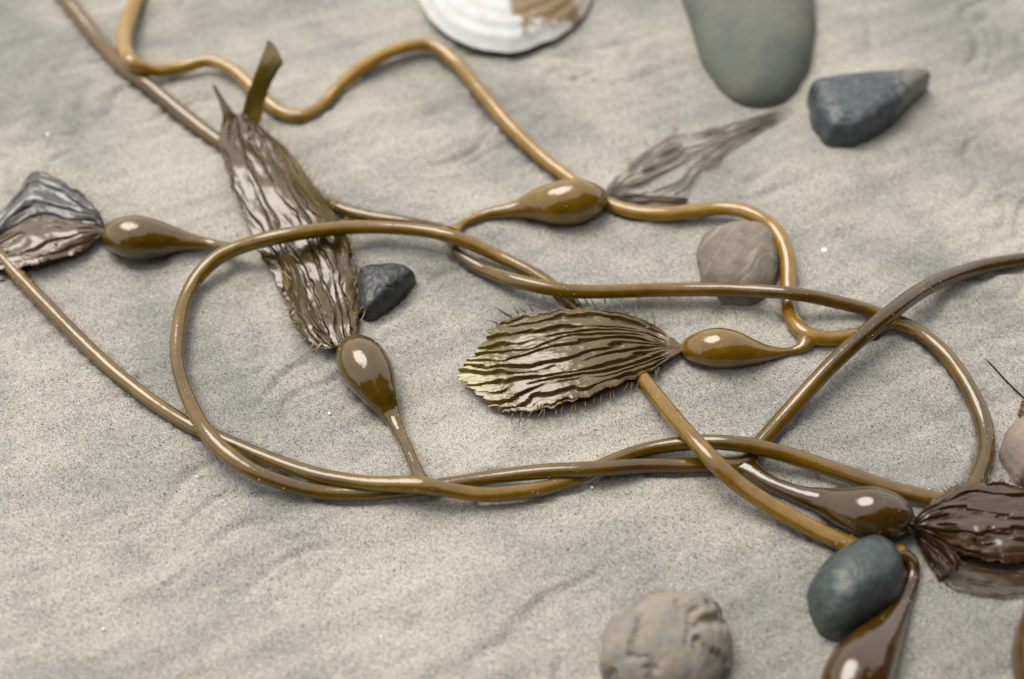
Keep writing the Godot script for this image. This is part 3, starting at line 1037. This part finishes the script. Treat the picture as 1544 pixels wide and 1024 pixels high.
func build_shell() -> void:
	# a single clam valve, outside up, hinge away from the camera
	var c := at(762, -5)
	var v := PackedVector3Array()
	var cc := PackedColorArray()
	var idx := PackedInt32Array()
	var nu := 120
	var nv := 70
	var px := px_size(762, 0)
	for j in nv + 1:
		var t := float(j) / nv           # 0 at the beak, 1 at the margin
		for i in nu:
			var a := TAU * i / nu
			var rx := 122.0 * px * (1.0 + 0.06 * cos(2.0 * a))
			var rz := 100.0 * px * 1.45
			var beak := Vector3(0.01, 0, -0.055) * (1.0 - t)
			var w := 1.0 + 0.012 * n_fine.get_noise_2d(cos(a) * 6.0, sin(a) * 6.0) - 0.03 * exp(-pow((fposmod(a, TAU) - 1.1) * 9.0, 2.0))
			var p := Vector3(cos(a) * rx * t * w, 0.023 * sqrt(maxf(0.0, 1.0 - t * t * 0.98)), sin(a) * rz * t * w) + beak
			p.y += 0.0006 * sin(t * 70.0 + 1.5 * n_low.get_noise_2d(a, 2.0)) * smoothstep(0.35, 0.9, t)
			p.y += 0.0012
			v.append(c + p)
			var n := n_mid.get_noise_2d(p.x * 45.0, p.z * 45.0 + 3.0) * 0.6 + n_fine.get_noise_2d(p.x * 190.0, p.z * 190.0) * 0.25
			var skin := smoothstep(0.003, 0.007, p.x - n * 0.01) * smoothstep(0.044, 0.04, p.z + n * 0.02) * smoothstep(0.055, 0.047, p.x + n * 0.01)
			skin = maxf(skin, smoothstep(0.004, 0.0, absf(p.x - 0.014 - n * 0.004) - 0.004 * smoothstep(0.05, 0.0, p.z)) * smoothstep(0.058, 0.054, p.z))
			var lime := Color(0.52, 0.53, 0.53).lerp(Color(0.44, 0.41, 0.36), 0.5 * smoothstep(0.0, 0.3, n) + 0.4 * smoothstep(0.02, 0.04, p.x))
			cc.append(lime.lerp(Color(0.2, 0.13, 0.06), skin))
	for j in nv:
		for i in nu:
			var a := j * nu + i
			var b := j * nu + (i + 1) % nu
			idx.append_array([a, a + nu, b, b, a + nu, b + nu])
	var nrm := smooth_normals(v, idx)
	var total := v.size()
	for i in total:
		v.append(v[i] - nrm[i] * 0.0022)
		nrm.append(-nrm[i])
		cc.append(cc[i])
	var n_top := idx.size()
	for i in range(0, n_top, 3):
		idx.append_array([idx[i] + total, idx[i + 2] + total, idx[i + 1] + total])
	for i in nu:
		var a := nv * nu + i
		var b := nv * nu + (i + 1) % nu
		idx.append_array([a, a + total, b, b, a + total, b + total])
	var o := part("clam_shell", commit(v, nrm, cc, idx), mats.shell_lime, self)
	tag(o, "white clam shell with peeling brown skin, resting on the sand", "shell")


func build_small_things() -> void:
	var brown := Color(0.07, 0.035, 0.01)
	var o := part("loose_bladder", tube([[1560, 900, 12], [1566, 925, 24], [1575, 960, 44], [1580, 1000, 52], [1580, 1045, 44], [1578, 1075, 14]], tint(brown, brown * 1.3, 31.0), 0.002, 26), mats.kelp_bladder, self)
	tag(o, "dark brown kelp bladder lying apart on the shaded sand", "kelp bladder")
	o = part("kelp_scrap", blade([[1540, 606, 1536, 622, 1], [1556, 604, 1552, 640, 3], [1590, 606, 1590, 640, 2]], {"nv": 40, "nu": 24, "ribs": 2.0, "depth": 0.001, "wave": 0.003, "seed": 141.0, "a": brown, "b": Color(0.14, 0.08, 0.02)}), mats.kelp_blade, self)
	tag(o, "brown scrap of kelp above the pinkish beige stone", "kelp scrap")
	o = part("thread", tube([[1478, 534, 1.0], [1498, 553, 1.3], [1520, 577, 1.3], [1544, 600, 1.3], [1570, 622, 1.0]], tint(Color(0.03, 0.025, 0.02), Color(0.04, 0.03, 0.02), 3.0), 0.003, 6), mats.dark_thread, self)
	tag(o, "fine dark thread of weed lying straight on bare sand", "weed thread")
	for s in [[1243, 378, 5.5, 3.8], [1008, 342, 2.5, 2.0], [1418, 704, 3.4, 2.0], [497, 624, 3.0, 2.4], [893, 735, 2.4, 2.0], [156, 949, 3.0, 2.5], [297, 719, 2.6, 2.0], [371, 742, 2.2, 1.8], [575, 960, 2.8, 2.2], [1387, 318, 3.0, 2.2], [1253, 345, 2.2, 1.8], [72, 203, 3.0, 2.4]]:
		var ring := []
		for k in 9:
			var a := TAU * k / 9.0
			var r := rng.randf_range(0.75, 1.2)
			ring.append([s[0] + cos(a) * s[2] * r, s[1] + sin(a) * s[3] * r])
		var g := part("shell_chip", stone(ring, s[3] * 0.0003, 0.8, mix_paint(Color(0.8, 0.79, 0.76), Color(0.7, 0.68, 0.64), 2.0, s[0]), 0.08, 3.0, s[0]), mats.shell_lime, self)
		tag(g, "tiny white shell chip lying on bare sand", "shell chip", "white shell chips on the sand")


# ------------------------------------------------------------------ the photographer, crouched behind the camera, who shades the sand and is mirrored in the bladders
func build_photographer() -> void:
	# bones: from, to, radius at each end
	var j := {
		"pelvis": Vector3(0.42, 0.5, 0.66), "waist": Vector3(0.38, 0.62, 0.55), "chest": Vector3(0.3, 0.74, 0.4), "neck": Vector3(0.19, 0.79, 0.5), "head": Vector3(0.08, 0.76, 0.6), "crown": Vector3(0.06, 0.82, 0.6),
		"sh_r": Vector3(0.38, 0.68, 0.28), "el_r": Vector3(0.36, 0.44, 0.4), "wr_r": Vector3(0.14, 0.55, 0.56),
		"sh_l": Vector3(0.17, 0.78, 0.56), "el_l": Vector3(-0.1, 0.62, 0.74), "wr_l": Vector3(-0.07, 0.54, 0.6),
		"hip_r": Vector3(0.47, 0.48, 0.58), "knee_r": Vector3(0.37, 0.46, 0.17), "ankle_r": Vector3(0.4, 0.08, 0.3), "toe_r": Vector3(0.38, 0.04, 0.1),
		"hip_l": Vector3(0.36, 0.46, 0.74), "knee_l": Vector3(0.18, 0.08, 0.68), "ankle_l": Vector3(0.28, 0.08, 1.06), "toe_l": Vector3(0.29, 0.03, 1.22),
	}
	var bones := [["pelvis", "waist", 0.15, 0.14], ["waist", "chest", 0.14, 0.16], ["chest", "neck", 0.12, 0.06], ["neck", "head", 0.055, 0.085], ["head", "crown", 0.088, 0.092],
		["sh_r", "sh_l", 0.085, 0.085], ["sh_r", "el_r", 0.068, 0.052], ["el_r", "wr_r", 0.05, 0.035], ["sh_l", "el_l", 0.068, 0.052], ["el_l", "wr_l", 0.05, 0.035],
		["pelvis", "hip_r", 0.13, 0.12], ["hip_r", "knee_r", 0.11, 0.075], ["knee_r", "ankle_r", 0.072, 0.048], ["ankle_r", "toe_r", 0.05, 0.036],
		["pelvis", "hip_l", 0.13, 0.12], ["hip_l", "knee_l", 0.11, 0.075], ["knee_l", "ankle_l", 0.072, 0.048], ["ankle_l", "toe_l", 0.05, 0.036]]
	for side in [["wr_r", 1.0], ["wr_l", -1.0]]:
		var w: Vector3 = j[side[0]]
		var name_: String = side[0]
		j[name_ + "_palm"] = w + Vector3(-0.05 * side[1], 0.02, -0.02)
		bones.append([name_, name_ + "_palm", 0.034, 0.03])
		for k in 4:
			var knuckle := name_ + "_f%d" % k
			j[knuckle] = w + Vector3(-0.08 * side[1], 0.05 - 0.02 * k, -0.035)
			j[knuckle + "_tip"] = w + Vector3(-0.085 * side[1] + 0.012 * side[1], 0.05 - 0.02 * k, -0.012)
			bones.append([name_ + "_palm", knuckle, 0.013, 0.011])
			bones.append([knuckle, knuckle + "_tip", 0.011, 0.009])
		j[name_ + "_thumb"] = w + Vector3(-0.07 * side[1], -0.005, 0.02)
		bones.append([name_, name_ + "_thumb", 0.016, 0.012])
	var cell := 0.022
	var lo := Vector3(-0.28, -0.02, 0.02)
	var nx := 46
	var ny := 46
	var nz := 58
	var field := PackedFloat32Array()
	field.resize(nx * ny * nz)
	field.fill(1.0)
	for b in bones:
		var a: Vector3 = j[b[0]]
		var c: Vector3 = j[b[1]]
		var reach: float = maxf(b[2], b[3]) + 0.06
		var p0 := ((a.min(c) - Vector3.ONE * reach - lo) / cell).floor()
		var p1 := ((a.max(c) + Vector3.ONE * reach - lo) / cell).ceil()
		var ac := c - a
		var len2 := maxf(ac.length_squared(), 1e-6)
		for z in range(maxi(0, int(p0.z)), mini(nz, int(p1.z))):
			for y in range(maxi(0, int(p0.y)), mini(ny, int(p1.y))):
				for x in range(maxi(0, int(p0.x)), mini(nx, int(p1.x))):
					var p := lo + Vector3(x, y, z) * cell
					var t := clampf((p - a).dot(ac) / len2, 0.0, 1.0)
					var d := p.distance_to(a + ac * t) - lerpf(b[2], b[3], t)
					var k := (z * ny + y) * nx + x
					var o := field[k]
					var h := clampf(0.5 + 0.5 * (o - d) / 0.035, 0.0, 1.0)
					field[k] = lerpf(o, d, h) - 0.035 * h * (1.0 - h)
	var v := PackedVector3Array()
	var cc := PackedColorArray()
	var idx := PackedInt32Array()
	var cells := {}
	for z in nz - 1:
		for y in ny - 1:
			for x in nx - 1:
				var sum := Vector3.ZERO
				var n := 0
				var base := (z * ny + y) * nx + x
				var f0 := field[base]
				if f0 > 0.06 or f0 < -0.06:
					continue
				for e in [[0, 0, 0, 1, 0, 0], [0, 1, 0, 1, 1, 0], [0, 0, 1, 1, 0, 1], [0, 1, 1, 1, 1, 1], [0, 0, 0, 0, 1, 0], [1, 0, 0, 1, 1, 0], [0, 0, 1, 0, 1, 1], [1, 0, 1, 1, 1, 1], [0, 0, 0, 0, 0, 1], [1, 0, 0, 1, 0, 1], [0, 1, 0, 0, 1, 1], [1, 1, 0, 1, 1, 1]]:
					var fa := field[base + (e[2] * ny + e[1]) * nx + e[0]]
					var fb := field[base + (e[5] * ny + e[4]) * nx + e[3]]
					if (fa < 0.0) != (fb < 0.0):
						sum += Vector3(e[0], e[1], e[2]).lerp(Vector3(e[3], e[4], e[5]), fa / (fa - fb))
						n += 1
				if n:
					cells[base] = v.size()
					var p := lo + (Vector3(x, y, z) + sum / n) * cell
					v.append(p)
					var skin := p.distance_to(j.head) < 0.12 and p.z < 0.66 or p.distance_to(j.wr_r) > 0.03 and p.x < 0.14 and p.x > 0.0 and p.z < 0.6 and p.y < 0.62
					cc.append(Color(0.4, 0.26, 0.19) if skin else Color(0.03, 0.03, 0.035) if p.y > 0.4 else Color(0.025, 0.03, 0.045))
	for z in range(1, nz - 1):
		for y in range(1, ny - 1):
			for x in range(1, nx - 1):
				var k := (z * ny + y) * nx + x
				for ax in [[1, nx, nx * ny], [nx, nx * ny, 1], [nx * ny, 1, nx]]:
					var fa := field[k]
					var fb := field[k + ax[0]]
					if (fa < 0.0) == (fb < 0.0):
						continue
					var q := [k, k - ax[1], k - ax[1] - ax[2], k - ax[2]]
					if not (cells.has(q[0]) and cells.has(q[1]) and cells.has(q[2]) and cells.has(q[3])):
						continue
					var w := [cells[q[0]], cells[q[1]], cells[q[2]], cells[q[3]]]
					if fa < 0.0:
						idx.append_array([w[0], w[2], w[1], w[0], w[3], w[2]])
					else:
						idx.append_array([w[0], w[1], w[2], w[0], w[2], w[3]])
	var cloth := std("dark_clothes", Color.WHITE, 0.9)
	cloth.vertex_color_use_as_albedo = true
	var o := part("person", commit(v, PackedVector3Array(), cc, idx), cloth, self)
	tag(o, "person in dark coat and trousers crouching on one knee behind the kelp", "person")
